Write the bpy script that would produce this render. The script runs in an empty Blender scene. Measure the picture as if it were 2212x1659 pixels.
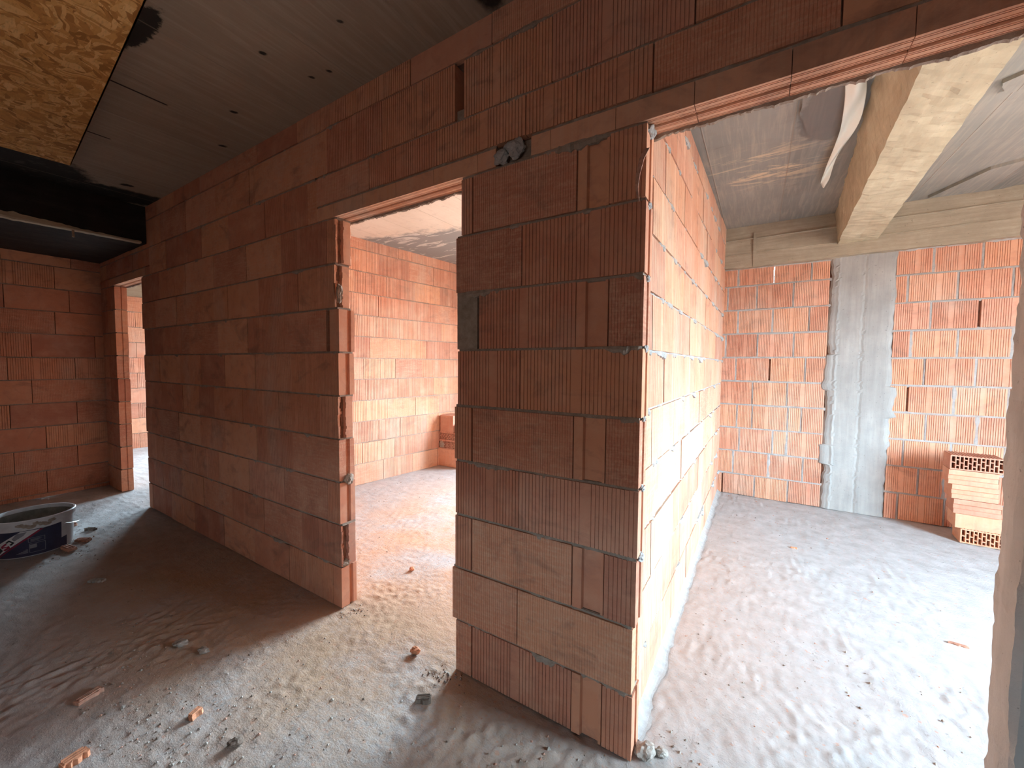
import bpy, bmesh, math, random
import numpy as np
from mathutils import Vector, Matrix, noise
sc = bpy.context.scene
COL = sc.collection
RNG = random.Random(7)

# ------------------------------------------------------------------ materials
def new_mat(name, rough=0.9):
    m = bpy.data.materials.new(name); m.use_nodes = True
    nt = m.node_tree; b = nt.nodes['Principled BSDF']
    b.inputs['Roughness'].default_value = rough
    b.inputs['Specular IOR Level'].default_value = 0.25
    return m, nt, b
class G:
    """small helper to wire shader nodes"""
    def __init__(s, nt): s.nt = nt
    def n(s, t, **kw):
        nd = s.nt.nodes.new(t)
        for k, v in kw.items(): setattr(nd, k, v)
        return nd
    def put(s, sock, v):
        if hasattr(v, 'is_linked') or isinstance(v, bpy.types.NodeSocket): s.nt.links.new(v, sock)
        else:
            if isinstance(v, (tuple, list)) and len(v) == 3 and sock.type == 'RGBA': v = (*v, 1)
            sock.default_value = v
    def math(s, op, a, b=0.0, c=0.0, clamp=False):
        nd = s.n('ShaderNodeMath', operation=op, use_clamp=clamp)
        s.put(nd.inputs[0], a); s.put(nd.inputs[1], b); s.put(nd.inputs[2], c); return nd.outputs[0]
    def mix(s, f, a, b, mode='MIX'):
        nd = s.n('ShaderNodeMix', data_type='RGBA', blend_type=mode)
        s.put(nd.inputs[0], f); s.put(nd.inputs[6], a); s.put(nd.inputs[7], b); return nd.outputs[2]
    def pos(s): return s.n('ShaderNodeTexCoord').outputs['Object']
    def mapping(s, v, scale=(1, 1, 1), loc=(0, 0, 0), rot=(0, 0, 0)):
        nd = s.n('ShaderNodeMapping'); s.put(nd.inputs[0], v)
        nd.inputs['Scale'].default_value = scale; nd.inputs['Location'].default_value = loc; nd.inputs['Rotation'].default_value = rot
        return nd.outputs[0]
    def noise(s, v, scale, detail=4, rough=0.55, dist=0.0):
        nd = s.n('ShaderNodeTexNoise'); s.put(nd.inputs['Vector'], v)
        nd.inputs['Scale'].default_value = scale; nd.inputs['Detail'].default_value = detail
        nd.inputs['Roughness'].default_value = rough; nd.inputs['Distortion'].default_value = dist
        return nd.outputs[0]
    def ramp(s, f, stops):
        nd = s.n('ShaderNodeValToRGB'); s.put(nd.inputs[0], f); el = nd.color_ramp.elements
        while len(el) < len(stops): el.new(0.5)
        for e, (p, c) in zip(el, stops):
            e.position = p; e.color = (*c, 1) if len(c) == 3 else c
        return nd.outputs[0]
    def step(s, f, a, b):
        nd = s.n('ShaderNodeMapRange'); s.put(nd.inputs[0], f)
        nd.inputs[1].default_value = a; nd.inputs[2].default_value = b; return nd.outputs[0]
    def sep(s, v):
        nd = s.n('ShaderNodeSeparateXYZ'); s.put(nd.inputs[0], v); return nd.outputs
    def bump(s, h, strength, dist, b, prev=None):
        nd = s.n('ShaderNodeBump'); s.put(nd.inputs['Height'], h)
        nd.inputs['Strength'].default_value = strength; nd.inputs['Distance'].default_value = dist
        if prev is not None: s.nt.links.new(prev, nd.inputs['Normal'])
        if b is not None: s.nt.links.new(nd.outputs[0], b.inputs['Normal'])
        return nd.outputs[0]
    def blob(s, p, cx, cy, rx, ry, rot=0.0, soft=0.25, ns=None, na=0.35):
        """mask of an elliptic stain around (cx, cy) in the xy plane"""
        x, y, _ = s.sep(p)
        dx = s.math('SUBTRACT', x, cx); dy = s.math('SUBTRACT', y, cy)
        c, sn = math.cos(rot), math.sin(rot)
        u = s.math('DIVIDE', s.math('ADD', s.math('MULTIPLY', dx, c), s.math('MULTIPLY', dy, sn)), rx)
        v = s.math('DIVIDE', s.math('SUBTRACT', s.math('MULTIPLY', dy, c), s.math('MULTIPLY', dx, sn)), ry)
        r = s.math('SQRT', s.math('ADD', s.math('MULTIPLY', u, u), s.math('MULTIPLY', v, v)))
        if ns is not None: r = s.math('ADD', r, s.math('MULTIPLY', s.math('SUBTRACT', ns, 0.5), na * 2))
        return s.math('SUBTRACT', 1.0, s.step(r, 1 - soft, 1 + soft))

def brick_material(name, use_tint=True):
    m, nt, b = new_mat(name, 0.92); g = G(nt)
    p = g.pos()
    if use_tint:
        at = g.n('ShaderNodeAttribute', attribute_name='tint')
        t = g.n('ShaderNodeSeparateColor'); nt.links.new(at.outputs['Color'], t.inputs[0])
        tr, tg, tb = t.outputs
    else:
        oi = g.n('ShaderNodeObjectInfo'); tr = oi.outputs['Random']; tg = 0.0; tb = 0.3
    base = g.ramp(tr, [(0.0, (0.46, 0.185, 0.12)), (0.3, (0.57, 0.235, 0.145)), (0.6, (0.63, 0.28, 0.165)), (0.85, (0.70, 0.345, 0.20)), (1.0, (0.63, 0.30, 0.205))])
    n1 = g.noise(p, 6, 5, 0.6)
    base = g.mix(g.math('MULTIPLY', g.step(n1, 0.45, 0.72), 0.55), base, (0.70, 0.40, 0.27))
    n2 = g.noise(p, 14, 5, 0.65, 0.6)
    base = g.mix(g.math('MULTIPLY', g.step(n2, 0.5, 0.75), 0.5), base, (0.40, 0.17, 0.12))
    # rough hatched bricks: pale horizontal streaks of scraped clay
    q = g.mapping(p, (9, 9, 95))
    ns = g.noise(q, 1.0, 4, 0.7)
    q2 = g.mapping(p, (160, 160, 60)); nf = g.noise(q2, 1.0, 2, 0.6)
    streak = g.math('MULTIPLY', g.step(g.math('ADD', g.math('MULTIPLY', ns, 0.6), g.math('MULTIPLY', nf, 0.4)), 0.47, 0.62), tg)
    base = g.mix(g.math('MULTIPLY', streak, 0.55), base, (0.70, 0.44, 0.30))
    # sooty smudges and damp marks
    sm = g.noise(g.mapping(p, (3.2, 3.2, 5.5)), 1.0, 5, 0.65, 0.7)
    base = g.mix(g.math('MULTIPLY', g.step(sm, 0.56, 0.70), 0.55), base, (0.25, 0.125, 0.09))
    # cement dust, then a per-wall mix of dust and painted highlight wash-out
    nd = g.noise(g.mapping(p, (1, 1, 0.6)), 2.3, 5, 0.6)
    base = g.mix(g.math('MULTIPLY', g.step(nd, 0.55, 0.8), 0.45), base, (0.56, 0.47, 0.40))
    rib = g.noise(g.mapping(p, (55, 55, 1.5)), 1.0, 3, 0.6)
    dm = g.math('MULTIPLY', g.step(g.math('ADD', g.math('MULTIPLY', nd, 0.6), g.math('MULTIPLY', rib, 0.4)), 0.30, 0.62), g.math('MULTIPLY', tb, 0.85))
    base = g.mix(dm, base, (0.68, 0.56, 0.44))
    nt.links.new(base, b.inputs['Base Color'])
    f1 = g.noise(p, 240, 3, 0.6)
    h = g.math('ADD', g.math('MULTIPLY', f1, 0.35), g.math('MULTIPLY', g.math('MULTIPLY', nf, tg), 1.2))
    g.bump(h, 0.55, 0.0022, b)
    return m

def mortar_material(name, c1, c2, scale=30):
    m, nt, b = new_mat(name, 0.95); g = G(nt); p = g.pos()
    n = g.noise(p, scale, 6, 0.65)
    col = g.ramp(n, [(0.3, c1), (0.7, c2)])
    col = g.mix(g.math('MULTIPLY', g.step(g.noise(p, 4, 3), 0.5, 0.75), 0.4), col, (0.45, 0.30, 0.23))
    nt.links.new(col, b.inputs['Base Color'])
    g.bump(g.noise(p, 160, 4, 0.7), 0.7, 0.004, b)
    return m

def floor_material():
    m, nt, b = new_mat('rough_screed', 0.95); g = G(nt); p = g.pos()
    x, y, z = g.sep(p)
    n1 = g.noise(p, 1.6, 6, 0.6, 0.4); n2 = g.noise(p, 9, 6, 0.65); n3 = g.noise(p, 60, 4, 0.6)
    col = g.ramp(n2, [(0.25, (0.335, 0.33, 0.325)), (0.55, (0.44, 0.445, 0.45)), (0.8, (0.52, 0.53, 0.54))])
    # orange brick dust trodden around the middle room and its doorway
    dust = g.blob(p, -1.7, 1.1, 1.7, 1.9, 0.0, 0.55, n1, 0.5)
    dust2 = g.blob(p, -1.15, -0.15, 0.85, 0.60, 0.0, 0.5, n1, 0.5)
    dust3 = g.blob(p, -2.6, -0.45, 1.3, 0.5, 0.0, 0.6, n1, 0.5)
    pat = g.step(g.math('ADD', g.math('MULTIPLY', n1, 0.7), g.math('MULTIPLY', n3, 0.3)), 0.32, 0.58)
    col = g.mix(g.math('MULTIPLY', g.math('MULTIPLY', dust, pat), 0.92), col, (0.58, 0.32, 0.19))
    col = g.mix(g.math('MULTIPLY', g.math('MULTIPLY', g.math('MAXIMUM', dust2, dust3), pat), 0.75), col, (0.46, 0.31, 0.19))
    fleck = g.step(g.noise(p, 38, 2, 0.5), 0.66, 0.72)
    col = g.mix(g.math('MULTIPLY', fleck, 0.45), col, (0.55, 0.27, 0.16))
    dk = g.step(g.noise(p, 24, 5, 0.7), 0.62, 0.75)
    col = g.mix(g.math('MULTIPLY', dk, 0.7), col, (0.17, 0.14, 0.12))
    nt.links.new(col, b.inputs['Base Color'])
    h1 = g.noise(p, 80, 6, 0.75); 
    h2 = g.noise(g.mapping(p, (9, 26, 10), rot=(0, 0, 0.6)), 1.0, 5, 0.7, 0.3)
    grit = g.noise(p, 170, 3, 0.6)
    h = g.math('ADD', g.math('MULTIPLY', h1, 0.8), g.math('ADD', g.math('MULTIPLY', h2, 0.9), g.math('MULTIPLY', grit, 0.28)))
    g.bump(h, 0.75, 0.0065, b)
    return m

def slab_material(name, front=True):
    """board-marked concrete soffit; boards run along y"""
    m, nt, b = new_mat(name, 0.85); g = G(nt); p = g.pos(); x, y, z = g.sep(p)
    n1 = g.noise(p, 1.3, 5, 0.6); n2 = g.noise(p, 12, 6, 0.7)
    bx = g.math('DIVIDE', x, 0.48)
    wn = g.n('ShaderNodeTexWhiteNoise', noise_dimensions='1D'); g.put(wn.inputs['W'], g.math('FLOOR', bx))
    fr = g.math('FRACT', bx)
    seam = g.math('SUBTRACT', 1.0, g.step(g.math('MINIMUM', fr, g.math('SUBTRACT', 1.0, fr)), 0.0, 0.012))
    grain = g.noise(g.mapping(p, (40, 2.5, 10)), 1.0, 4, 0.6, 0.6)
    if front:
        col = g.ramp(g.math('ADD', g.math('MULTIPLY', n1, 0.6), g.math('MULTIPLY', wn.outputs['Value'], 0.4)),
                     [(0.2, (0.29, 0.225, 0.17)), (0.5, (0.37, 0.28, 0.205)), (0.8, (0.44, 0.35, 0.265))])
    else:
        col = g.ramp(g.math('ADD', g.math('MULTIPLY', n1, 0.7), g.math('MULTIPLY', wn.outputs['Value'], 0.3)),
                     [(0.2, (0.195, 0.20, 0.19)), (0.5, (0.265, 0.265, 0.245)), (0.8, (0.35, 0.34, 0.31))])
    col = g.mix(g.math('MULTIPLY', g.step(grain, 0.45, 0.7), 0.25), col, (0.62, 0.52, 0.41))
    if not front:
        # patches of raw timber imprint left by the formwork and damp marks
        q = g.mapping(p, (2.2, 9, 2), rot=(0, 0, 0.25)); s1 = g.noise(q, 1.0, 5, 0.7, 0.8)
        zone = g.blob(p, 0.33, 2.15, 0.34, 0.32, 0.0, 0.5)
        col = g.mix(g.math('MULTIPLY', g.math('MULTIPLY', g.step(s1, 0.5, 0.58), zone), 0.9), col, (0.66, 0.52, 0.36))
        col = g.mix(g.math('MULTIPLY', g.step(s1, 0.62, 0.7), 0.6), col, (0.20, 0.19, 0.18))
        dpt = g.blob(p, 0.63, 1.52, 0.13, 0.36, 0.0, 0.06, g.noise(p, 9, 4, 0.6), 0.3)
        col = g.mix(g.math('MULTIPLY', dpt, 0.75), col, (0.17, 0.155, 0.145))
        # the middle room's soffit is pale board-marked concrete, with a grey damp area at its back
        ns = g.noise(p, 5, 4, 0.65)
        mid = g.math('SUBTRACT', 1.0, g.step(x, -0.12, -0.08))
        pale = g.ramp(n1, [(0.3, (0.60, 0.52, 0.43)), (0.7, (0.70, 0.62, 0.53))])
        pale = g.mix(g.math('MULTIPLY', g.step(grain, 0.45, 0.7), 0.3), pale, (0.56, 0.45, 0.36))
        damp = g.step(g.math('ADD', g.math('ADD', y, g.math('MULTIPLY', x, -0.25)), g.math('MULTIPLY', ns, 0.5)), 2.75, 2.85)
        dampc = g.mix(g.step(s1, 0.57, 0.6), (0.25, 0.24, 0.23), (0.50, 0.47, 0.43))
        pale = g.mix(damp, pale, dampc)
        col = g.mix(mid, col, pale)
    else:
        ns = g.noise(p, 16, 5, 0.7)
        black = g.math('MAXIMUM', g.blob(p, -4.46, -0.40, 0.20, 0.60, -0.35, 0.10, ns, 0.25), g.blob(p, -4.33, -0.86, 0.46, 0.46, 0.0, 0.10, ns, 0.25))
        black = g.math('MAXIMUM', black, g.blob(p, -1.99, -0.74, 0.20, 0.055, 0.05, 0.08, ns, 0.6))
        black = g.math('MAXIMUM', black, g.blob(p, -0.60, -0.07, 0.05, 0.07, 0.0, 0.3, ns, 0.5))
        for (cx, cy, r) in ((-1.66, -.377, .022), (-1.616, -.171, .02), (-1.50, -.15, .018), (-2.265, -.243, .022), (-2.731, -.112, .03), (-4.076, -.243, .05), (-1.2, -.3, .016), (-.9, -.35, .02)):
            black = g.math('MAXIMUM', black, g.blob(p, cx, cy, r * .8, r * 0.5, 0.9, 0.3, ns, 1.1))
        col = g.mix(g.math('MULTIPLY', black, 0.96), col, (0.018, 0.016, 0.014))
        for (cx, y0, y1) in ((-2.52, -.72, -.47), (-3.268, -.66, -.53)):
            ln = g.math('MULTIPLY', g.math('SUBTRACT', 1.0, g.step(g.math('ABSOLUTE', g.math('SUBTRACT', x, cx)), 0.004, 0.010)),
                        g.math('MULTIPLY', g.step(y, y0 - .01, y0), g.math('SUBTRACT', 1.0, g.step(y, y1, y1 + .01))))
            col = g.mix(ln, col, (0.03, 0.022, 0.02))
    col = g.mix(g.math('MULTIPLY', g.step(n2, 0.55, 0.75), 0.3), col, (0.25, 0.21, 0.18))
    col = g.mix(g.math('MULTIPLY', seam, 0.5), col, (0.34, 0.27, 0.21))
    nt.links.new(col, b.inputs['Base Color'])
    h = g.math('ADD', g.math('MULTIPLY', grain, 0.5), g.math('ADD', g.math('MULTIPLY', n2, 0.5), g.math('MULTIPLY', seam, 1.5)))
    g.bump(h, 0.5, 0.004, b)
    return m

def concrete_material(name, c1, c2, c3, streak=(3, 3, 40), bump=0.5):
    m, nt, b = new_mat(name, 0.88); g = G(nt); p = g.pos()
    n1 = g.noise(p, 5, 6, 0.65); n2 = g.noise(g.mapping(p, streak), 1.0, 5, 0.65, 0.4); n3 = g.noise(p, 60, 5, 0.7)
    col = g.ramp(g.math('ADD', g.math('MULTIPLY', n1, 0.5), g.math('MULTIPLY', n2, 0.5)), [(0.3, c1), (0.52, c2), (0.72, c3)])
    pits = g.step(g.noise(p, 70, 2, 0.5), 0.70, 0.76)
    col = g.mix(g.math('MULTIPLY', pits, 0.6), col, tuple(c * 0.45 for c in c1))
    nt.links.new(col, b.inputs['Base Color'])
    g.bump(g.math('ADD', g.math('MULTIPLY', n2, 0.6), g.math('MULTIPLY', n3, 0.6)), bump, 0.006, b)
    return m

def osb_material():
    m, nt, b = new_mat('oriented_strand_chips', 0.7); g = G(nt); p = g.pos()
    w = g.noise(p, 9, 3, 0.6)
    cols = None
    v = g.n('ShaderNodeTexVoronoi', feature='F1'); v.inputs['Scale'].default_value = 1.0
    off = g.n('ShaderNodeVectorMath', operation='ADD')
    nv = g.n('ShaderNodeTexNoise'); nv.inputs['Scale'].default_value = 5; nt.links.new(p, nv.inputs['Vector'])
    sc_ = g.n('ShaderNodeVectorMath', operation='SCALE'); nt.links.new(nv.outputs['Color'], sc_.inputs[0]); sc_.inputs['Scale'].default_value = 0.25
    nt.links.new(p, off.inputs[0]); nt.links.new(sc_.outputs[0], off.inputs[1])
    nt.links.new(g.mapping(off.outputs[0], (20, 52, 1), rot=(0, 0, 0.5)), v.inputs['Vector'])
    v2 = g.n('ShaderNodeTexVoronoi', feature='F1'); v2.inputs['Scale'].default_value = 1.0
    nt.links.new(g.mapping(off.outputs[0], (50, 20, 1), rot=(0, 0, 0.2)), v2.inputs['Vector'])
    s1 = g.n('ShaderNodeSeparateColor'); nt.links.new(v.outputs['Color'], s1.inputs[0])
    s2 = g.n('ShaderNodeSeparateColor'); nt.links.new(v2.outputs['Color'], s2.inputs[0])
    pick = g.math('GREATER_THAN', s1.outputs[1], 0.5)
    val = g.math('ADD', g.math('MULTIPLY', s1.outputs[0], pick), g.math('MULTIPLY', s2.outputs[0], g.math('SUBTRACT', 1.0, pick)))
    col = g.ramp(val, [(0.0, (0.38, 0.165, 0.045)), (0.25, (0.60, 0.285, 0.08)), (0.6, (0.74, 0.39, 0.12)), (1.0, (0.90, 0.58, 0.24))])
    gr = g.noise(g.mapping(p, (30, 150, 10), rot=(0, 0, 0.5)), 1.0, 3, 0.6)
    col = g.mix(g.math('MULTIPLY', g.step(gr, 0.5, 0.75), 0.45), col, (0.36, 0.17, 0.05))
    dk = g.step(g.noise(g.mapping(p, (14, 30, 1), rot=(0, 0, 0.5)), 1.0, 3), 0.68, 0.76)
    col = g.mix(g.math('MULTIPLY', dk, 0.7), col, (0.12, 0.06, 0.025))
    nt.links.new(col, b.inputs['Base Color'])
    g.bump(g.math('ADD', val, gr), 0.35, 0.002, b)
    return m

def plain(name, col, rough=0.6, noise_amt=0.15, scale=25, bump=0.0, spec=0.3, metal=0.0):
    m, nt, b = new_mat(name, rough); g = G(nt); p = g.pos()
    b.inputs['Specular IOR Level'].default_value = spec; b.inputs['Metallic'].default_value = metal
    n = g.noise(p, scale, 5, 0.65)
    c = g.mix(g.step(n, 0.35, 0.7), tuple(x * (1 - noise_amt) for x in col), tuple(min(1, x * (1 + noise_amt)) for x in col))
    nt.links.new(c, b.inputs['Base Color'])
    if bump: g.bump(g.noise(p, scale * 5, 4, 0.7), bump, 0.004, b)
    return m

M_BRICK = brick_material('fired_clay')
M_LOOSE = brick_material('fired_clay_loose', False)
M_MORT = mortar_material('grey_mortar', (0.27, 0.21, 0.165), (0.42, 0.35, 0.29))
M_MORT_PALE = mortar_material('pale_mortar', (0.33, 0.33, 0.325), (0.46, 0.46, 0.455))
M_CORE = plain('joint_core', (0.24, 0.13, 0.09), 0.95, 0.3)
M_FLOOR = floor_material()
M_SLAB = slab_material('formed_slab_front', True)
M_SLAB2 = slab_material('formed_slab_back', False)
M_BEAM = concrete_material('tan_formed_beam', (0.38, 0.335, 0.24), (0.50, 0.45, 0.32), (0.62, 0.58, 0.43), (13, 1.6, 13))
M_RING = concrete_material('weathered_ring_beam', (0.27, 0.235, 0.18), (0.36, 0.315, 0.24), (0.48, 0.43, 0.34), (3, 3, 45))
M_COLUMN = concrete_material('grey_cast_column', (0.265, 0.27, 0.265), (0.345, 0.35, 0.34), (0.43, 0.43, 0.415), (22, 22, 1.6))
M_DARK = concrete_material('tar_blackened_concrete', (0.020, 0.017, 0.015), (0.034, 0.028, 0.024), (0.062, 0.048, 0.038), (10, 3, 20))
M_PALEWOOD = concrete_material('bare_batten', (0.40, 0.31, 0.21), (0.58, 0.48, 0.34), (0.70, 0.60, 0.45), (40, 2, 60))
M_JAMB = concrete_material('taupe_render', (0.39, 0.365, 0.34), (0.47, 0.445, 0.42), (0.54, 0.515, 0.49), (18, 18, 1.5), 0.7)
M_OSB = osb_material()

# ------------------------------------------------------------------ mesh helpers
class Acc:
    def __init__(s): s.v = []; s.f = []; s.m = []; s.t = []
    def add(s, verts, faces, mat=0, tint=(0.5, 0, 0.5)):
        o = len(s.v); s.v.extend(verts)
        for f in faces: s.f.append([o + i for i in f]); s.m.append(mat); s.t.append(tint)
    def prism(s, poly, z0, z1, mp, mat=0, tint=(0.5, 0, 0.5)):
        n = len(poly)
        vs = [mp(u, d, z0) for u, d in poly] + [mp(u, d, z1) for u, d in poly]
        fs = [(i, (i + 1) % n, n + (i + 1) % n, n + i) for i in range(n)] + [tuple(range(n - 1, -1, -1)), tuple(range(n, 2 * n))]
        s.add(vs, fs, mat, tint)
    def box(s, u0, u1, d0, d1, z0, z1, mp, mat=0, tint=(0.5, 0, 0.5)):
        s.prism([(u0, d0), (u1, d0), (u1, d1), (u0, d1)], z0, z1, mp, mat, tint)
    def grid(s, nu, nv, fn, mat=0, tint=(0.5, 0, 0.5)):
        vs = [fn(i, j) for j in range(nv) for i in range(nu)]
        fs = [(j * nu + i, j * nu + i + 1, (j + 1) * nu + i + 1, (j + 1) * nu + i) for j in range(nv - 1) for i in range(nu - 1)]
        s.add(vs, fs, mat, tint)
    def obj(s, name, mats, parent=None, smooth=False, fix=True):
        me = bpy.data.meshes.new(name); me.from_pydata([tuple(v) for v in s.v], [], s.f)
        for m in mats: me.materials.append(m)
        me.polygons.foreach_set('material_index', s.m)
        at = me.color_attributes.new('tint', 'FLOAT_COLOR', 'CORNER')
        cols = np.empty((len(me.loops), 4), np.float32)
        lens = [len(f) for f in s.f]
        tt = np.array([(*t, 1.0) for t in s.t], np.float32)
        cols[:] = np.repeat(tt, lens, axis=0); at.data.foreach_set('color', cols.ravel())
        if smooth: me.polygons.foreach_set('use_smooth', [True] * len(me.polygons))
        if fix:
            bm = bmesh.new(); bm.from_mesh(me); bmesh.ops.recalc_face_normals(bm, faces=bm.faces); bm.to_mesh(me); bm.free()
        me.update()
        o = bpy.data.objects.new(name, me); COL.objects.link(o)
        if parent: o.parent = parent
        return o
def struct(o, label=None):
    o['kind'] = 'structure'
    if label: o['label'] = label
    return o
def tag(o, label, cat, group=None):
    o['label'] = label; o['category'] = cat
    if group: o['group'] = group
    return o
def thing(name, label, cat, loc, rz=0.0, group=None):
    o = bpy.data.objects.new(name, None); COL.objects.link(o); o.location = loc; o.rotation_euler = (0, 0, rz)
    o.empty_display_size = 0.1
    return tag(o, label, cat, group)
def nz(x, y, z=0.0): return noise.noise(Vector((x, y, z)))

# ------------------------------------------------------------------ masonry
def front_profile(u0, u1, style, rng, pitch):
    pts = [(u0, 0.0)]; w = u1 - u0
    if style in ('rib', 'fine'):
        if style == 'rib': gw, gd = 0.0036, 0.0050
        else: gw, gd, pitch = 0.0022, 0.0016, pitch * 0.68
        n = max(1, int(w / pitch)); m = w / n
        flat = set()
        if style == 'rib' and n > 12:
            c = int(n * rng.uniform(0.35, 0.65)); flat = {c, c + 1}
        for i in range(1, n):
            if i in flat: continue
            c = u0 + i * m + rng.uniform(-.001, .001)
            pts += [(c - gw / 2, 0), (c - gw / 2 + .0006, gd), (c + gw / 2 - .0006, gd), (c + gw / 2, 0)]
    elif style == 'end':
        a = u0 + w * 0.30; pts += [(a, 0), (a + .004, .016)]
        return pts + [(u1 - .012, .016), (u1 - .010, .004), (u1, .004)]
    elif style == 'step2':
        a = u0 + w * 0.45; pts += [(a, .004), (a + .003, .014)]; return pts + [(u1, .014)]
    return pts + [(u1, 0.0)]
def end_profile(u, t, side, kind):
    """points down one end from front to back; side +1 right end, -1 left end; kind None|groove|tongue|two"""
    s = side
    if kind is None: return []
    if kind == 'groove': return [(u, t * .44), (u - s * .013, t * .47), (u - s * .013, t * .68), (u, t * .71)]
    if kind == 'slot': return [(u, t * .46), (u - s * .010, t * .48), (u - s * .010, t * .55), (u, t * .57)]
    if kind == 'groove2': return [(u, t * .52), (u - s * .012, t * .56), (u - s * .012, t * .74), (u, t * .78)]
    if kind == 'tongue': return [(u - s * .014, 0.004), (u - s * .014, t * .30), (u, t * .34), (u, t * .64), (u - s * .014, t * .68)]
    return []
DUST_WASHOUT = .08  # chalky dust plus bright-light bleaching put into the colour, stronger on lit walls
def brick(a, mp, u0, u1, z0, z1, t, style, rng, pitch=0.0135, el=None, er=None, dj=None, tone=None):
    d0 = rng.uniform(-.003, .003) if dj is None else dj
    rough = 1.0 if style == 'fine' else (0.25 if rng.random() < .3 else 0.0)
    tint = (rng.random() if tone is None else tone, rough, DUST_WASHOUT * rng.uniform(.6, 1.2))
    fp = front_profile(u0, u1, style, rng, pitch)
    broken = er == 'broken' or el == 'broken'
    if not broken:
        poly = fp + end_profile(u1, t, 1, er) + [(u1, t), (u0, t)] + list(reversed(end_profile(u0, t, -1, el)))
        tilt = rng.uniform(-.002, .002)
        a.prism([(u, d + d0) for u, d in poly], z0, z1, lambda u, d, z: mp(u, d, z + tilt * (u - u0)), 0, tint)
    else:
        # a brick whose end shell has been knocked off unevenly: stacked slices with a ragged outline
        n = 14; zz = [z0 + (z1 - z0) * i / n for i in range(n + 1)]
        ph = rng.uniform(0, 50)
        for i in range(n):
            k = i / n
            bite = 0.010 + 0.014 * nz(ph, k * 5.0) + (0.012 if (i // 4) % 2 else 0)
            b2 = 0.018 + 0.012 * nz(ph + 9, k * 6.0)
            s, u = (1, u1) if er == 'broken' else (-1, u0)
            f2 = [(min(p[0], u1 - max(.004, bite * .4)) if s > 0 else max(p[0], u0 + max(.004, bite * .4)), p[1]) for p in fp]
            e = [(u - s * bite * .4, t * .10), (u - s * b2, t * .16), (u - s * (b2 + .012), t * (.38 + .06 * nz(ph, k * 9))), (u, t * (.45 + .08 * nz(ph + 4, k * 7))), (u, t * .9), (u - s * bite, t)]
            poly = (f2 + e + [(u0, t)]) if s > 0 else (f2 + [(u1, t)] + list(reversed(e)))
            a.prism([(p[0], p[1] + d0) for p in poly], zz[i], zz[i + 1], mp, 0, tint)
def bed(a, mp, u0, u1, z, t, rng, mat=1, amt=1.0, step=0.012, rec=0.007, h=0.013, back=True):
    """bed joint between two courses, squeezed out unevenly in places"""
    n = max(3, int((u1 - u0) / step)); ph = rng.uniform(0, 99)
    prof = [(-.5, 0), (-.45, 1), (0, 1.25), (.45, 1), (.5, 0)]
    def fn(i, j):
        u = u0 + (u1 - u0) * i / (n - 1)
        b = max(0.0, nz(ph, u * 7.0) + .45 * nz(ph + 7, u * 45) - .06) * amt
        dz, k = prof[j]
        hh = h * (1 + 2.2 * b) 
        bulge = rec - (0.001 + .016 * b) * k * (1 if b > .04 else .3)
        drip = -.35 * hh * b
        return mp(u, (t * .5 if k == 0 and b < .02 else bulge + (0.004 if k == 0 else 0)), z + dz * hh + drip)
    a.grid(n, 5, fn, mat)
    a.box(u0 + .004, u1 - .004, rec + .003, t - .004, z - h / 2 - .001, z + h / 2 + .001, mp, mat)
def course(a, mp, us, z0, z1, t, rng, styles=None, pitch=0.0135, el=None, er=None, gap=0.0055, jit=True, h=0.010, mort=1, amt=1.0, bedtop=True, tone=None):
    """one course of bricks with joints at us (ascending); returns nothing"""
    n = len(us) - 1
    for i in range(n):
        st = styles[i] if styles and styles[i] else rng.choice(('rib', 'rib', 'fine', 'rib', 'fine', 'plain'))
        a0 = us[i] + (gap / 2 if i else 0); a1 = us[i + 1] - (gap / 2 if i < n - 1 else 0)
        if st == 'mortar':
            a.box(a0, a1, .004, t, z0, z1 - h, mp, 1); continue
        if st == 'gap': 
            a.box(a0, a1, .05, t, z0, z1 - h, mp, 2); continue
        tn = tone
        brick(a, mp, a0, a1, z0 + rng.uniform(0, .002), z1 - h + rng.uniform(-.002, .001), t, st, rng, pitch, el if i == 0 else None, er if i == n - 1 else None, tone=tn)
    a.box(us[0] + .02, us[-1] - .02, .024, t - .004, z0 - .002, z1 + .002, mp, 2)
    if bedtop: bed(a, mp, us[0] + .003, us[-1] - .003, z1 - h / 2, t, rng, mort, amt, h=h)
def fill(joints, u0, u1, pitch):
    js = sorted(j for j in joints if u0 + .03 < j < u1 - .03)
    if not js: js = [u0 + pitch * RNG.uniform(.3, .8)]
    while js[0] - u0 > pitch * 1.15: js.insert(0, js[0] - pitch)
    while u1 - js[-1] > pitch * 1.15: js.append(js[-1] + pitch)
    js = [j for j in js if u0 + .025 < j < u1 - .025]
    return [u0] + js + [u1]

TA = 0.10                                   # thickness of the partition walls
mpA = lambda u, d, z: (u, d, z)             # centre wall: face y = 0, looked at from -y
rng = random.Random(11)
a = Acc()
XL0, XL1 = -4.724, -1.68                    # between the far doorway and the near doorway
XF = -5.554                                 # far jamb of the far doorway
JL = {8: [-4.28, -3.71, -3.2, -2.7, -2.25, -1.77], 7: [-3.92, -3.46, -2.99, -2.54, -2.07], 6: [-4.25, -3.84, -3.68, -3.15, -2.7, -2.23, -1.79],
      5: [-4.35, -3.88, -3.47, -3.06, -2.61, -2.16], 4: [-4.3, -3.85, -3.53, -3.25, -2.8, -2.32, -1.86], 3: [-4.39, -3.95, -3.52, -3.08, -2.61, -2.16],
      2: [-4.31, -3.69, -3.62, -3.2, -2.73, -2.27, -1.8], 1: [-4.36, -3.93, -3.49, -3.0, -2.54, -2.08], 0: [-4.16, -3.67, -3.15, -2.68, -2.23, -1.76]}
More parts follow.
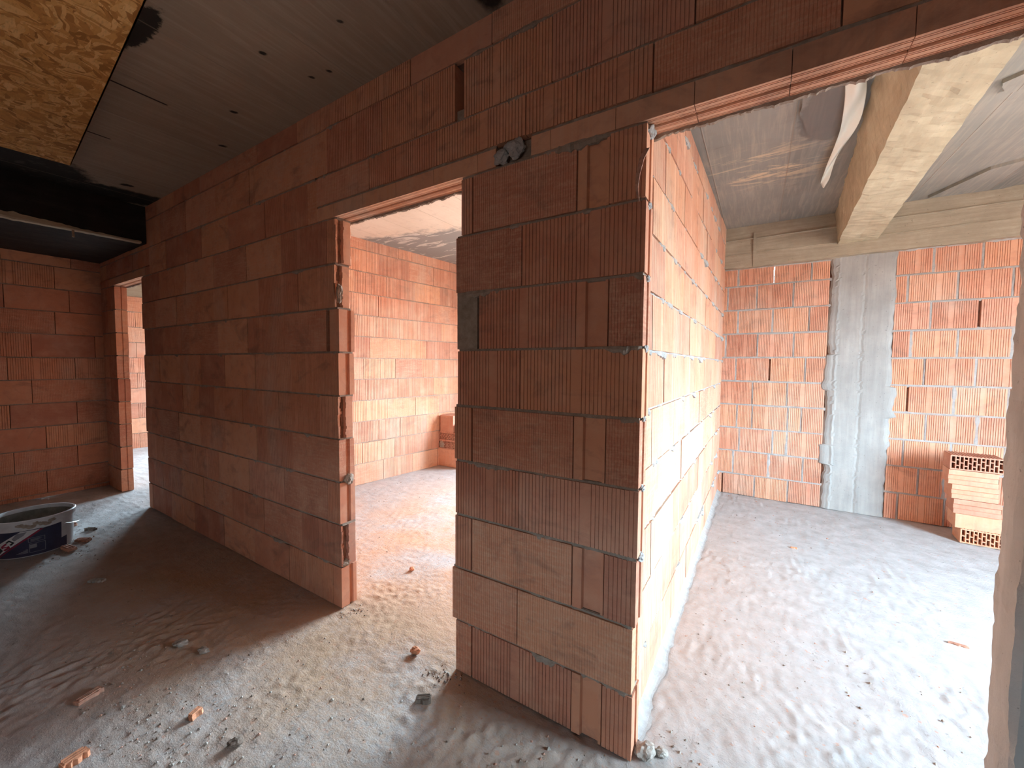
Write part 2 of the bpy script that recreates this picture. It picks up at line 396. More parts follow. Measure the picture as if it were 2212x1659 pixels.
ENDR = {0: 'groove2', 1: 'broken', 2: 'groove', 3: 'groove', 4: 'broken', 5: 'groove', 6: 'groove2', 7: 'broken', 8: 'broken'}
OFFR = {0: .0, 1: .012, 2: .0, 3: -.004, 4: .002, 5: .004, 6: .010, 7: -.022, 8: .0}
OFFL = [0.0, -.012, .0, -.02, .0, -.01, .02, -.02, .0]
for k in range(9):
    z0, z1 = .25 * k, .25 * (k + 1)
    us = fill(JL[k], XL0 + OFFL[k], XL1 + OFFR[k], .47)
    st = [None] * (len(us) - 1)
    for i in range(len(st)):
        w = us[i + 1] - us[i]
        if w < .12: st[i] = rng.choice(('rib', 'plain'))
    if k == 5: st[-1] = st[-2] = 'rib'
    if k == 3: st[-1] = 'fine'; st[-3] = 'plain'
    if k == 2: st[-1] = 'rib'; st[-2] = 'fine'; st[-4] = 'plain'
    if k == 7: st[-1] = 'rib'; st[-2] = 'rib'
    if k == 6: st[-1] = 'mortar'; st[-2] = 'fine'; st[3 if len(st) > 3 else 0] = 'fine'
    if k == 8: st[-1] = 'rib'; st[-2] = 'rib'
    if k == 6:
        us[-2] = -1.79; 
        course(a, mpA, us[:-2] + [-1.79], z0, z1, TA, rng, st[:-1], er=None)
        a.box(-1.79, -1.755, .03, TA, z0, z1 - .012, mpA, 2)
        a.box(-1.765, -1.745, .012, TA, z0, z1 - .012, mpA, 1)
        brick(a, mpA, -1.755, XL1 + OFFR[k], z0, z1 - .012, TA, 'plain', rng, er='groove2')
        bed(a, mpA, -1.8, XL1 - .01, z1 - .006, TA, rng)
    else:
        course(a, mpA, us, z0, z1, TA, rng, st, er=ENDR[k])
    # stub between the far doorway and the left wall
    us = fill([-5.8] if k % 2 else [], -6.1, XF + rng.uniform(-.006, .006), .48)
    course(a, mpA, us, z0, z1, TA, rng, er='slot')
# the pillar
PX = -.818
PIL = [([-.820, -.722, -.238, -.116, .0], ['fine', 'rib', 'end', 'rib']),
       ([-.838, -.486, .0], ['fine', 'fine']),
       ([-.822, -.722, -.242, -.117, .0], ['rib', 'fine', 'end', 'rib']),
       ([-.822, -.484, .0], ['rib', 'rib']),
       ([-.826, -.722, -.245, -.120, .0], ['rib', 'fine', 'end', 'fine']),
       ([-.808, -.483, .0], ['rib', 'rib']),
       ([-.814, -.692, -.243, -.119, .0], ['mortar', 'rib', 'end', 'fine']),
       ([-.818, -.479, .0], ['fine', 'rib']),
       ([-.790, -.722, -.246, -.124, .0], ['rib', 'fine', 'end', 'rib'])]
PEND = ['groove', 'groove2', 'groove', 'groove', 'groove', 'groove', 'groove', 'groove', 'groove']
for k, (us, st) in enumerate(PIL):
    z0, z1 = .25 * k, .25 * (k + 1)
    uu = list(us); xe = (-.004, -.008, .0, .002, .0, .004, .003, .004, .002)[k]; uu[-1] = xe
    if len(uu) == 5:
        # narrow dry gap beside the closer
        course(a, mpA, [uu[0], uu[1] - .011], z0, z1, TA, rng, [st[0]], bedtop=False, el='groove')
        course(a, mpA, uu[1:], z0, z1, TA, rng, st[1:], er=PEND[k], pitch=.0152, gap=.005, bedtop=False)
        a.box(uu[0] + .02, uu[1] + .02, .06, TA - .01, z0, z1, mpA, 2)
        bed(a, mpA, uu[0] + .003, xe - .002, z1 - .006, TA, rng, 1, 1.2)
    else:
        course(a, mpA, uu, z0, z1, TA, rng, st, er=PEND[k], pitch=.0152, gap=.005, el='groove', amt=1.2)
# courses above the openings
LZ = 2.335
course(a, mpA, fill([-4.95, -5.4, -5.8], -6.1, -4.5, .48), LZ, 2.5, TA, rng)
course(a, mpA, fill([-4.11, -3.85, -3.4, -2.95, -2.44], -4.5, -1.862, .48), 2.25, 2.5, TA, rng)
course(a, mpA, [-6.1, -5.72], 2.25, LZ, TA, rng, ['plain'], bedtop=False)
course(a, mpA, [-4.62, -4.5], 2.25, LZ, TA, rng, ['plain'], bedtop=False)
course(a, mpA, fill([-1.4, -.932, -.466, -.251, .017, .5, 1.0, 1.5], -1.862, 3.6, .48), LZ, 2.5, TA, rng,
       [None, 'rib', 'rib', 'rib', 'rib', 'fine', None, None, None, None, None, None, None, None], pitch=.0145)
r10 = fill([-5.2, -4.7, -4.21, -3.67, -3.13, -2.63, -2.57, -1.76, -1.296], -6.1, -.824, .5)
course(a, mpA, r10, 2.5, 2.75, TA, rng)
a.box(-.824, -.776, .06, TA, 2.5, 2.74, mpA, 2)
a.box(-.822, -.778, .012, TA, 2.5, 2.545, mpA, 1)
course(a, mpA, fill([-.354, .14, .6, 1.1], -.776, 3.6, .5), 2.5, 2.75, TA, rng, ['rib', 'rib', 'fine', None, None, None, None, None, None, None])
course(a, mpA, fill([-5.3, -4.8, -4.3, -3.9, -3.4, -2.95, -2.515, -2.05, -1.586, -1.10, -.63, -.15, .3, .8], -6.1, 3.6, .48), 2.75, 2.90, TA, rng, bedtop=False)
a.box(-.62, -.43, .03, TA, 2.24, 2.345, mpA, 1)
# masonry to the right of the wide opening, its reveal rendered with mortar
for k in range(9):
    course(a, mpA, fill([1.3 + .25 * (k % 2)], .90, 3.6, .5), .25 * k, .25 * (k + 1), TA, rng)
def jamb(i, j):
    z = 2.26 * j / 150; 
    prof = [(.93, -.012), (.885, -.010), (.876, .0), (.873, .03), (.874, .06), (.876, .09), (.880, .108), (.93, .112)]
    x, y = prof[i]
    r = .006 * nz(z * 8, i * .7) + .003 * nz(z * 40, i * 2.1) + .005 * nz(z * 2.0, 3.3)
    return (x + r * (1 if 0 < i < 7 else 0), y + (.008 * nz(z * 14, 5.5) + .006 * nz(z * 55, 2.5) if i in (5, 6) else 0), z)
a.grid(8, 151, jamb, 3)
wall_center = struct(a.obj('wall_center', [M_BRICK, M_MORT, M_CORE, M_JAMB]), 'perforated clay brick partition with two doorways and a wide opening beside its pillar')

# wall running back from the pillar (faces +x); slightly out of plumb as built
def mpB(u, d, z):
    y = .1 + u; k = min(1, max(0, (y - .1) / 3.5)); zz = z / 2.87
    xb = -.030 + .025 * k; xt = -.085 + .085 * k
    return (xb + (xt - xb) * zz - d, y, z)
DUST_WASHOUT = 0.55; a = Acc(); rng = random.Random(23)
for k in range(12):
    z0 = .25 * k; z1 = min(.25 * (k + 1), 3.0)
    sty = ['fine' if (k in (4, 3)) else 'rib'] * 12
    if k == 8: sty[0] = 'fine'
    course(a, mpB, fill([.30 + .25 * (k % 2)], 0.002, 3.58, .5), z0, z1, TA, rng, sty[:], pitch=.0165, amt=1.9, mort=3)
def toe(i, j):
    u = 3.55 * i / 200; t = j / 5
    return (mpB(u, 0, 0)[0] - .01 + (.05 + .025 * nz(u * 6, 1) + .012 * nz(u * 30, 4)) * t, .1 + u, .001 + (.035 + .012 * nz(u * 9, 8)) * (1 - t) ** 2)
a.grid(201, 6, toe, 3)
struct(a.obj('wall_right', [M_BRICK, M_MORT, M_CORE, M_MORT_PALE]), 'brightly lit brick wall running back from the pillar')

# left wall of the front room (faces +x)
DUST_WASHOUT = 0.08; a = Acc(); rng = random.Random(31)
XC = -6.0
mpC = lambda u, d, z: (XC - d, -u, z)      # u grows towards -y
ZC = [0, .045, .284, .514, .752, .995, 1.242, 1.474, 1.719, 1.96, 2.199, 2.434, 2.672, 2.9]
JC = {12: [.51, .67], 11: [], 10: [.35], 9: [.25, .69], 8: [.36], 7: [.07, .53], 6: [.23, .69], 5: [.54], 4: [.23, .69], 3: [.46], 2: [.24, .68], 1: [.47], 0: [.2]}
for k in range(13):
    course(a, mpC, fill(JC[k], -.0, 3.7, .47), ZC[k], ZC[k + 1], TA, rng, [rng.choice(('rib', 'fine', 'plain')) for _ in range(12)], pitch=.016, amt=.6)
struct(a.obj('wall_left', [M_BRICK, M_MORT, M_CORE]), 'dim brick wall at the far left behind the bucket')

# back wall of the right-hand room (older masonry with thick mortar joints)
LD = 3.65
mpD = lambda u, d, z: (u, LD + d, z)
DUST_WASHOUT = 0.42; a = Acc(); rng = random.Random(41)
DL = {9: ([-.05, .13, .455, .775, .93], ''), 8: ([-.05, .035, .31, .63, .93], ''), 7: ([-.05, .14, .46, .77, .93], ''), 6: ([-.05, .03, .33, .65, .93], ''), 5: ([-.05, .135, .45, .755, .93], ''),
      4: ([-.05, .30, .61, .93], ''), 3: ([-.05, .16, .305, .625, .74, .93], ''), 2: ([-.05, .19, .50, .625, .93], ''), 1: ([-.05, .14, .47, .77, .93], ''), 0: ([-.05, .04, .35, .65, .93], '')}
DR = {9: [1.40, 1.65, 1.95, 2.28, 2.6], 8: [1.40, 1.49, 1.81, 2.13, 2.45], 7: [1.40, 1.65, 1.95, 2.28, 2.6], 6: [1.40, 1.53, 1.83, 2.15, 2.47], 5: [1.40, 1.63, 1.95, 2.27, 2.6],
      4: [1.40, 1.53, 1.83, 2.15, 2.47], 3: [1.40, 1.66, 1.98, 2.3, 2.62], 2: [1.40, 1.52, 1.83, 2.15, 2.47], 1: [1.40, 1.63, 1.80, 2.12, 2.44], 0: [1.40, 1.50, 1.81, 2.13, 2.45]}
def old_course(us, z0, z1, k, side):
    jw = .018
    for i in range(len(us) - 1):
        u0, u1 = us[i] + jw / 2, us[i + 1] - jw / 2
        if u1 - u0 < .03: continue
        dj = rng.uniform(-.003, .004)
        if side == 'L' and k == 9 and i == 1: u1 += .010
        if True:
            brick(a, mpD, u0, u1, z0 + rng.uniform(0, .004), z1 - .016 + rng.uniform(-.003, .003), .24, 'rib', rng, .014, dj=dj, tone=rng.choice((.15, .35, .6, .7, 1.0)))
    def jt(x0, x1, zz0, zz1):
        nx = max(3, int((x1 - x0) / .012)); nz_ = max(3, int((zz1 - zz0) / .012)); ph = rng.uniform(0, 90)
        def fn(i, j):
            u = x0 + (x1 - x0) * i / (nx - 1); z = zz0 + (zz1 - zz0) * j / (nz_ - 1)
            edge = (i in (0, nx - 1) and nx < nz_) or (j in (0, nz_ - 1) and nz_ < nx)
            d = .008 if edge else .002 - .007 * max(-.4, nz(ph + u * 14, z * 14)) 
            return mpD(u, d, z + (.006 * nz(u * 18, ph) if edge and nz_ < nx else 0))
        a.grid(nx, nz_, fn, 1)
    jt(us[0] - .01, us[-1] + .01, z1 - .024, z1 + .006)
    for i in range(1, len(us) - 1):
        wj = rng.choice((.008, .012, .018, .026))
        if side == 'L' and k == 9 and i == 2: continue
        if rng.random() < .88: jt(us[i] - wj, us[i] + wj, z0, z1 - .012)
    if side == 'L' and k == 9:
        a.box(us[0] - .02, .440, .03, .22, z0 - .004, z1 + .004, mpD, 2); a.box(.467, us[-1] + .02, .03, .22, z0 - .004, z1 + .004, mpD, 2)
    else: a.box(us[0] - .02, us[-1] + .02, .022, .22, z0 - .004, z1 + .004, mpD, 2)
for k in range(10):
    z0 = 0 if k == 0 else .24 + .2588 * (k - 1); z1 = .24 + .2588 * k if k < 9 else 2.50
    old_course(DL[k][0], z0, z1, k, 'L')
    z0 = 0 if k == 0 else .259 + .2535 * (k - 1); z1 = .259 + .2535 * k if k < 9 else 2.535
    old_course(DR[k] + [3.0, 3.35, 3.7], z0, z1, k, 'R')
a.box(-.1, .438, .05, .22, 2.44, 2.92, mpD, 2); a.box(.47, 3.7, .05, .22, 2.53, 2.92, mpD, 2)
def spill(i, j):
    u = 1.16 + 2.2 * i / 160; k = j / 5
    return (u, LD - .004 - .030 * math.sin(min(1, k * 1.2) * math.pi * .5) - .006 * nz(u * 20, k * 3), 2.50 + .012 * nz(u * 9, 2) + .012 * nz(u * 34, 5) * (1 - k) + .055 * k)
a.grid(161, 6, spill, 1)
struct(a.obj('wall_back', [M_BRICK, M_MORT_PALE, M_CORE]), 'back brick wall with thick pale mortar joints around a concrete column')

# middle room: wall seen through the near doorway (faces +x, runs slightly askew)
S, X0, Y0 = .13, -3.61, 1.55
mpM = lambda u, d, z: (X0 + S * (u - Y0) - d, u, z)
JM = {11: [1.7, 2.13, 2.55, 2.97], 10: [1.86, 2.29, 2.69], 9: [1.96, 2.38], 8: [1.85, 2.28, 2.72], 7: [2.0, 2.42, 2.83], 6: [1.73, 2.16, 2.56, 2.98], 5: [1.65, 2.08, 2.49, 2.89],
      4: [1.85, 2.27, 2.69], 3: [1.96, 2.38, 2.78], 2: [1.73, 2.15, 2.57], 1: [1.62, 2.05, 2.46], 0: [1.9, 2.33]}
DUST_WASHOUT = 0.45; a = Acc(); rng = random.Random(53)
for k in range(12):
    course(a, mpM, fill(JM[k], .1, 3.64, .42), .25 * k, min(.25 * (k + 1), 2.95), TA, rng, ['rib' if rng.random() < .7 else 'fine' for _ in range(14)], pitch=.019, amt=.5)
struct(a.obj('wall_middle', [M_BRICK, M_MORT, M_CORE]), 'sunlit brick wall seen through the near doorway')

# left-hand room: end wall seen through the far doorway
DUST_WASHOUT = 0.3; a = Acc(); rng = random.Random(59)
mpE = lambda u, d, z: (-8.36 + .1 * (u - .9) - d, u, z)
for k in range(10):
    course(a, mpE, fill([.9 + .15 * (k % 2)], .1, 1.5, .3), .25 * k, .25 * (k + 1), .2, rng, pitch=.02, amt=.8, mort=1)
a.box(.1, 1.5, -.01, .2, 2.5, 2.92, mpE, 3)
struct(a.obj('wall_end', [M_BRICK, M_MORT, M_CORE, M_RING]), 'sunlit brick end wall glimpsed through the far doorway')

# plain masonry of the rooms outside the picture, with their window openings and one added fill opening
def wall_with_window(name, mp, u0, u1, t, win, H=2.92, mat=M_CORE):
    a = Acc()
    if win is None: a.box(u0, u1, 0, t, 0, H, mp)
    else:
        w0, w1, s, h = win
        a.box(u0, w0, 0, t, 0, H, mp); a.box(w1, u1, 0, t, 0, H, mp); a.box(w0, w1, 0, t, 0, s, mp); a.box(w0, w1, 0, t, h, H, mp)
    return struct(a.obj(name, [mat]))
M_PLAINB = plain('plain_brickwork', (0.52, 0.29, 0.20), 0.95, 0.25, 6)
XR = 3.6
WIN_R = (0.15, 1.80, 0.65, 2.35)
wall_with_window('wall_far_right', lambda u, d, z: (XR + d, u, z), -3.7, 3.9, .25, WIN_R, mat=M_PLAINB)
WIN_M = (-1.95, -0.40, 0.65, 2.3)
wall_with_window('wall_back_middle', lambda u, d, z: (u, LD + d, z), -3.6, -.05, .25, WIN_M, mat=M_PLAINB)
WIN_L = (-7.8, -6.5, 0.8, 2.25)
wall_with_window('wall_back_left', lambda u, d, z: (u, LD + d, z), -8.7, -3.45, .25, WIN_L, mat=M_PLAINB)
WIN_L2 = (1.8, 2.8, 0.9, 2.2)
wall_with_window('wall_end_left', lambda u, d, z: (-8.36 + .1 * (u - .9) - d, u, z), 1.5, 3.65, .2, WIN_L2, mat=M_PLAINB)
wall_with_window('wall_front_left', lambda u, d, z: (u, .0 + d, z), -8.7, -6.1, .1, None, mat=M_PLAINB)
YR = -3.6
FILL_F = (0.25, 0.80, 0.72, 1.06)  # unseen opening added behind the camera to brighten the front wall
wall_with_window('wall_rear', lambda u, d, z: (u, YR - d, z), -6.1, 3.9, .25, FILL_F, mat=M_PLAINB)

# ------------------------------------------------------------------ floor
def floor_h(x, y):
    h = .006 * nz(x * 1.7, y * 1.7) + .0035 * nz(x * 7, y * 7, 3)
    r = nz(x * 28, y * 28, 7)
    lump = max(0, nz(x * 2.4, y * 2.4, 12) + .1)
    h += .0026 * r + .014 * lump * max(0, r + .1) + .0030 * max(0, nz(x * 60, y * 60, 1)) * (0.4 + lump)
    # trowel ridges
    u = x * .8 + y * .6
    h += .0012 * math.sin(u * 95 + 4 * nz(x * 2, y * 2, 5)) * max(0, nz(x * 1.3, y * 1.3, 20) + .25)
    return h
a = Acc()
def axis(segs):
    out = []
    for s0, s1, st in segs:
        n = max(1, round((s1 - s0) / st)); out += [s0 + (s1 - s0) * i / n for i in range(n)]
    return out + [segs[-1][1]]
xs = axis([(-8.9, -5.2, .06), (-5.2, -2.6, .022), (-2.6, 1.3, .0105), (1.3, 2.4, .03), (2.4, 4.0, .1)])
ys = axis([(-3.9, -1.3, .1), (-1.3, .7, .0105), (.7, 2.0, .022), (2.0, 4.0, .05)])
zz = [[floor_h(x, y) - .004 for x in xs] for y in ys]
a.grid(len(xs), len(ys), lambda i, j: (xs[i], ys[j], zz[j][i]))
me_floor = a.obj('floor', [M_FLOOR], smooth=True, fix=False)
struct(me_floor, 'rough unfinished concrete floor dusted with brick')
def fz(x, y): return floor_h(x, y) - .004

# ------------------------------------------------------------------ ceilings, beams, column
ident = lambda u, d, z: (u, d, z)
a = Acc(); a.box(-6.2, 3.9, -3.9, .05, 2.87, 3.05, ident); struct(a.obj('ceiling', [M_SLAB]), 'board-marked concrete ceiling of the front room')
a = Acc()
zr = lambda y: 2.85 + .022 * y
def cb(x0, x1, y0, y1):
    vs = [(x, y, z) for z in (0, .2) for x, y in ((x0, y0), (x1, y0), (x1, y1), (x0, y1))]
    a.add([(x, y, zr(y) + dz) for x, y, dz in vs], [(0, 1, 2, 3), (4, 5, 6, 7), (0, 1, 5, 4), (1, 2, 6, 5), (2, 3, 7, 6), (3, 0, 4, 7)])
cb(-.06, 3.9, .05, 3.95)
# delaminated skins of concrete hanging a little below the slab
def skin(pts, dz):
    out = []
    n = len(pts)
    for i in range(n):
        p, q = pts[i], pts[(i + 1) % n]
        for t in range(6):
            k = t / 6; x = p[0] + (q[0] - p[0]) * k; y = p[1] + (q[1] - p[1]) * k
            out.append((x + .012 * nz(x * 40, y * 40, 1), y + .012 * nz(x * 40, y * 40, 6)))
    a.prism(out, 0, 1, lambda u, d, z: (u, d, zr(d) + .01 if z else zr(d) - dz), 0)
skin([(.50, 1.20), (.50, 1.45), (.545, 1.66), (.60, 1.80), (.70, 1.88), (.76, 1.6), (.74, 1.25)], .022)
skin([(1.34, 1.66), (1.6, 1.5), (1.7, 1.75), (1.4, 1.8)], .02)
skin([(1.75, 3.0), (2.3, 2.7), (2.5, 3.2), (2.0, 3.55), (1.55, 3.5)], .025)
struct(a.obj('ceiling_right', [M_SLAB2], fix=True), 'grey stained concrete ceiling of the right-hand room')
a = Acc(); a.box(-9, -.06, .05, 3.95, 2.87, 3.05, ident); struct(a.obj('ceiling_middle', [M_SLAB2]), 'pale board-marked ceiling seen through the near doorway')

def hexa(name, bot, top, mat, label, n=(8, 40), amp=.006):
    """a cast beam: bottom and top given as 4 corners, its faces subdivided and roughened"""
    a = Acc()
    c = [Vector(p) for p in bot] + [Vector(p) for p in top]
    for q in ((0, 1, 2, 3), (4, 5, 6, 7), (0, 1, 5, 4), (1, 2, 6, 5), (2, 3, 7, 6), (3, 0, 4, 7)):
        p = [c[i] for i in q]
        def fn(i, j):
            u, v = i / (nu - 1), j / (nv - 1)
            P = (p[0] * (1 - u) + p[1] * u) * (1 - v) + (p[3] * (1 - u) + p[2] * u) * v
            w = amp * nz(P.x * 7, P.y * 7, P.z * 7) + amp * .6 * nz(P.x * 30, P.y * 30, P.z * 30)
            return (P.x + w, P.y, P.z + w)
        nu = max(3, int((p[1] - p[0]).length / .035)); nv = max(3, int((p[3] - p[0]).length / .035))
        a.grid(nu, nv, fn)
    o = a.obj(name, [mat], fix=False)
    bm = bmesh.new(); bm.from_mesh(o.data); bmesh.ops.remove_doubles(bm, verts=bm.verts, dist=.002); bmesh.ops.recalc_face_normals(bm, faces=bm.faces); bm.to_mesh(o.data); bm.free()
    return struct(o, label)
hexa('ceiling_beam', [(.826, .1, 2.62), (1.085, .1, 2.62), (1.252, 3.66, 2.62), (.962, 3.66, 2.62)],
     [(.69, .1, 2.90), (1.10, .1, 2.90), (1.27, 3.66, 2.96), (.945, 3.66, 2.96)], M_BEAM, 'tan concrete beam running back to the grey column', amp=.010)
hexa('ring_beam', [(-.04, 3.58, 2.49), (3.6, 3.58, 2.53), (3.6, 3.72, 2.53), (-.04, 3.72, 2.49)],
     [(-.04, 3.60, 2.95), (3.6, 3.60, 2.95), (3.6, 3.72, 2.95), (-.04, 3.72, 2.95)], M_RING, 'weathered ring beam along the top of the back wall', amp=.012)
a = Acc()
for z0, x0, x1 in ((2.64, .0, .95), (2.79, .0, .95), (2.66, 1.27, 3.5), (2.80, 1.27, 3.5)):
    def seam(i, j, z0=z0, x0=x0, x1=x1):
        x = x0 + (x1 - x0) * i / 90
        return (x, 3.592 - (0, .012, .012, 0)[j] - .004 * nz(x * 13, z0) * (1 if 0 < j < 3 else 0), z0 + (-.007, -.003, .003, .007)[j] + .006 * nz(x * 4, z0 * 9))
    a.grid(91, 4, seam)
a.box(.26, .285, 3.575, 3.60, 2.49, 2.84, ident)
struct(a.obj('trim_2', [M_RING]), 'concrete fins left by the board joints on the ring beam')
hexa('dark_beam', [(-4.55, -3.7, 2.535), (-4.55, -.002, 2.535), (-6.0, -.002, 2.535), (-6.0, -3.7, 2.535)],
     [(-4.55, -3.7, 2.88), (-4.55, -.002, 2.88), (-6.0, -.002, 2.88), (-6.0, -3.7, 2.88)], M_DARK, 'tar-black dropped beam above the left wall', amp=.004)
# pale batten left along the beam's lower edge
a = Acc()
def bat(i, j):
    y = -3.6 + 3.56 * i / 240; k = [(0.006, .030), (-.010, .034), (-.012, .0), (-.008, -.012), (.05, -.012)][j]
    taper = min(1, max(.35, (-y) / .75))
    return (-4.55 - k[0] + (.004 * nz(y * 9, j)), y, 2.533 + k[1] * taper * (1 + .5 * nz(y * 6, 2) + .4 * nz(y * 25, 5)))
a.grid(241, 5, bat)
a.box(-4.565, -4.545, -.475, -.463, 2.47, 2.53, ident)
struct(a.obj('trim_1', [M_PALEWOOD], smooth=False), 'pale splintered batten along the black beam edge')
# column cast between the two brick panels, concrete spilled over their edges
a = Acc()
def colm(i, j):
    z = 2.60 * j / 170; u = i / 30
    l = .925 + .030 * nz(z * 3.1, 2.2) + .018 * nz(z * 14, 4.1) + (-.05 if .45 < z < .65 else 0) + (-.035 if 1.2 < z < 1.55 else 0)
    r = 1.415 + .030 * nz(z * 3.3, 8.2) + .018 * nz(z * 15, 9.1) + (.05 if .95 < z < 1.25 else 0)
    x = l + (r - l) * u
    e = min(u, 1 - u)
    d = -.016 * min(1, e * 12) - .004 * nz(x * 9, z * 3) + (.004 if abs(x - 1.185) < .009 else 0) - (.006 if abs(x - .99) < .010 else 0)
    if i in (0, 30): d = .012
    return (x, LD + d, z)
a.grid(31, 171, colm)
a.box(.95, 1.39, .0, .24, 0, 2.6, mpD)
struct(a.obj('concrete_column', [M_COLUMN], smooth=False), 'grey cast concrete column in the back wall')

# ------------------------------------------------------------------ clay lintels
def lintel(name, x0, x1, label, zb=2.25, joint0=None):
    a = Acc(); rg = random.Random(int(abs(x0) * 100))
    n = int((x1 - x0) / .25) + 2; j0 = x0 if joint0 is None else joint0
    js = sorted(set([x0, x1] + [j0 + .25 * i for i in range(-20, 30) if x0 + .04 < j0 + .25 * i < x1 - .04]))
    for i in range(len(js) - 1):
        p, q = js[i] + .001, js[i + 1] - .001
        # section in (y, z): two grooved clay shells around a concrete core
        sec = [(-.002, 0), (-.002, .072)]
        sec += [(.047, .072), (.047, .006), (.0455, .001)]
        for y in (.040, .033, .016, .009):
            sec += [(y + .0015, 0), (y + .0008, .003), (y - .0008, .003), (y - .0015, 0)]
        t = (rg.choice((.7, .8, .9)), .0, .3)
        vs = [(p, y, zb + z) for y, z in sec] + [(q, y, zb + z) for y, z in sec]; m = len(sec)
        fs = [(k, (k + 1) % m, m + (k + 1) % m, m + k) for k in range(m)] + [tuple(range(m - 1, -1, -1)), tuple(range(m, 2 * m))]
        a.add(vs, fs, 0, t)
        a.add([(x, .107 - y if True else y, z) for x, y, z in vs], [tuple(reversed(f)) for f in fs], 0, t)
    a.box(x0 + .001, x1 - .001, .046, .061, zb + .010, zb + .07, ident, 1)
    # crust of mortar hanging along the rear edge
    def crust(i, j):
        x = x0 + (x1 - x0) * i / 260
        k = [(.104, .0), (.106, -.010), (.116, -.012), (.120, .004), (.115, .03)][j]
        w = 1 + .7 * nz(x * 22, 1.5) + .5 * nz(x * 90, 7)
        return (x, k[0] + .004 * nz(x * 40, j), zb + k[1] * max(.1, w))
    a.grid(261, 5, crust, 1)
    bed(a, mpA, x0, x1, zb + .079, TA, rg, 1, .8)
    return struct(a.obj(name, [M_BRICK, M_MORT]), label)
lintel('lintel', -1.862, -.605, 'grooved clay lintel over the near doorway', joint0=-1.70)
lintel('lintel', -.440, 1.35, 'long grooved clay lintel over the wide opening', joint0=-.105)
lintel('lintel', -5.72, -4.62, 'clay lintel over the far doorway')

# ------------------------------------------------------------------ loose things
def lump_mesh(name, mat, size, seed, parent=None, rough=.35, flat=1.0, sub=3):
    bm = bmesh.new(); bmesh.ops.create_icosphere(bm, subdivisions=sub, radius=1)
    for v in bm.verts:
        n = v.co.normalized(); d = 1 + rough * noise.noise(n * 1.7 + Vector((seed, 0, 0))) + rough * .5 * noise.noise(n * 4.5 + Vector((0, seed, 0)))
        v.co = Vector((n.x * size[0] * d, n.y * size[1] * d, n.z * size[2] * d * flat))
    me = bpy.data.meshes.new(name); bm.to_mesh(me); bm.free(); me.materials.append(mat)
    o = bpy.data.objects.new(name, me); COL.objects.link(o); return o
def shard_mesh(name, mat, L, W, H, seed):
    """broken shell of a hollow brick: a ribbed plate with a chipped outline"""
    rg = random.Random(seed); n = 9; pts = []
    for i in range(n): pts.append((-L / 2 + L * i / (n - 1), -W / 2 + rg.uniform(-.12, .2) * W))
    for i in range(n): pts.append((L / 2 - L * i / (n - 1) + rg.uniform(-.02, .02) * L, W / 2 + rg.uniform(-.25, .12) * W))
    a = Acc(); tilt = rg.uniform(-.25, .25)
    prof = []
    a.prism(pts, 0, H, lambda u, d, z: (u, d + tilt * z, z + .18 * H * nz(u * 60, d * 60, seed)))
    for r in range(3):
        d0 = -W * .3 + W * .3 * r
        a.prism([(-L * .42, d0), (L * .40, d0 - .01 * L), (L * .40, d0 + W * .1), (-L * .42, d0 + W * .1)], H * .9, H * 1.25, lambda u, d, z: (u, d + tilt * z, z + .18 * H * nz(u * 60, d * 60, seed)))
    return a.obj(name, [mat])
def put(o, x, y, rz, lift=0.0, rx=0.0, ry=0.0):
    zmin = min(v.co.z for v in o.data.vertices)
    o.location = (x, y, fz(x, y) - zmin + lift - .003); o.rotation_euler = (rx, ry, rz); return o
M_SHARD = plain('broken_terracotta', (0.66, 0.30, 0.17), 0.9, .25, 60, .4)
M_SHARD2 = plain('dusty_terracotta', (0.52, 0.29, 0.21), 0.92, .25, 60, .4)
M_STONE = plain('mortar_crumb', (0.40, 0.36, 0.32), 0.95, .3, 60, .6)
M_DSTONE = plain('dark_crumb', (0.20, 0.15, 0.12), 0.95, .3, 60, .6)
tag(put(shard_mesh('brick_shard', M_SHARD2, .085, .030, .018, 3), -2.043, -.957, 1.85), 'long dusty ribbed brick shard on the floor at lower left', 'brick shard')
tag(put(shard_mesh('brick_shard', M_SHARD, .046, .028, .020, 5), -1.555, -.751, 1.9), 'small bright orange brick shard on the pale floor between two mortar lumps', 'brick shard')
tag(put(shard_mesh('brick_shard', M_SHARD, .070, .040, .022, 8), -1.697, -1.062, 1.75), 'large orange curved brick shard nearest the bottom left corner', 'brick shard')
o = lump_mesh('brick_crumb', M_SHARD, (.024, .018, .016), 4.2); tag(put(o, -1.058, -.026, .3), 'knobbly orange brick crumb in the near doorway by a scratch', 'brick crumb')
tag(put(shard_mesh('brick_shard', M_DSTONE, .065, .032, .018, 13), -.822, -.210, .63), 'dark brown chip on the floor beside the pillar shadow', 'brick shard')
o = lump_mesh('brick_crumb', M_SHARD, (.018, .016, .014), 8.1); tag(put(o, -1.653, .527, .3), 'tiny orange crumb inside the middle room just past the doorway', 'brick crumb')
o = lump_mesh('mortar_lump', M_STONE, (.035, .024, .014), 2.3); tag(put(o, -2.093, -.625, .6), 'flat mortar lump in the dark floor shadow, farther of the two there', 'mortar lump')
o = lump_mesh('mortar_lump', M_STONE, (.030, .018, .012), 5.3); tag(put(o, -1.946, -.581, .2), 'flat mortar lump in the dark floor shadow, nearer the doorway', 'mortar lump')
o = lump_mesh('mortar_lump', M_DSTONE, (.024, .020, .012), 6.9); tag(put(o, -1.287, -.725, .9), 'chunky mortar lump at a floor crack near the bottom edge', 'mortar lump')
tag(put(shard_mesh('brick_shard', M_SHARD2, .085, .05, .02, 21), -4.70, -.531, .2), 'pinkish brick shard lying right behind the bucket handle', 'brick shard')
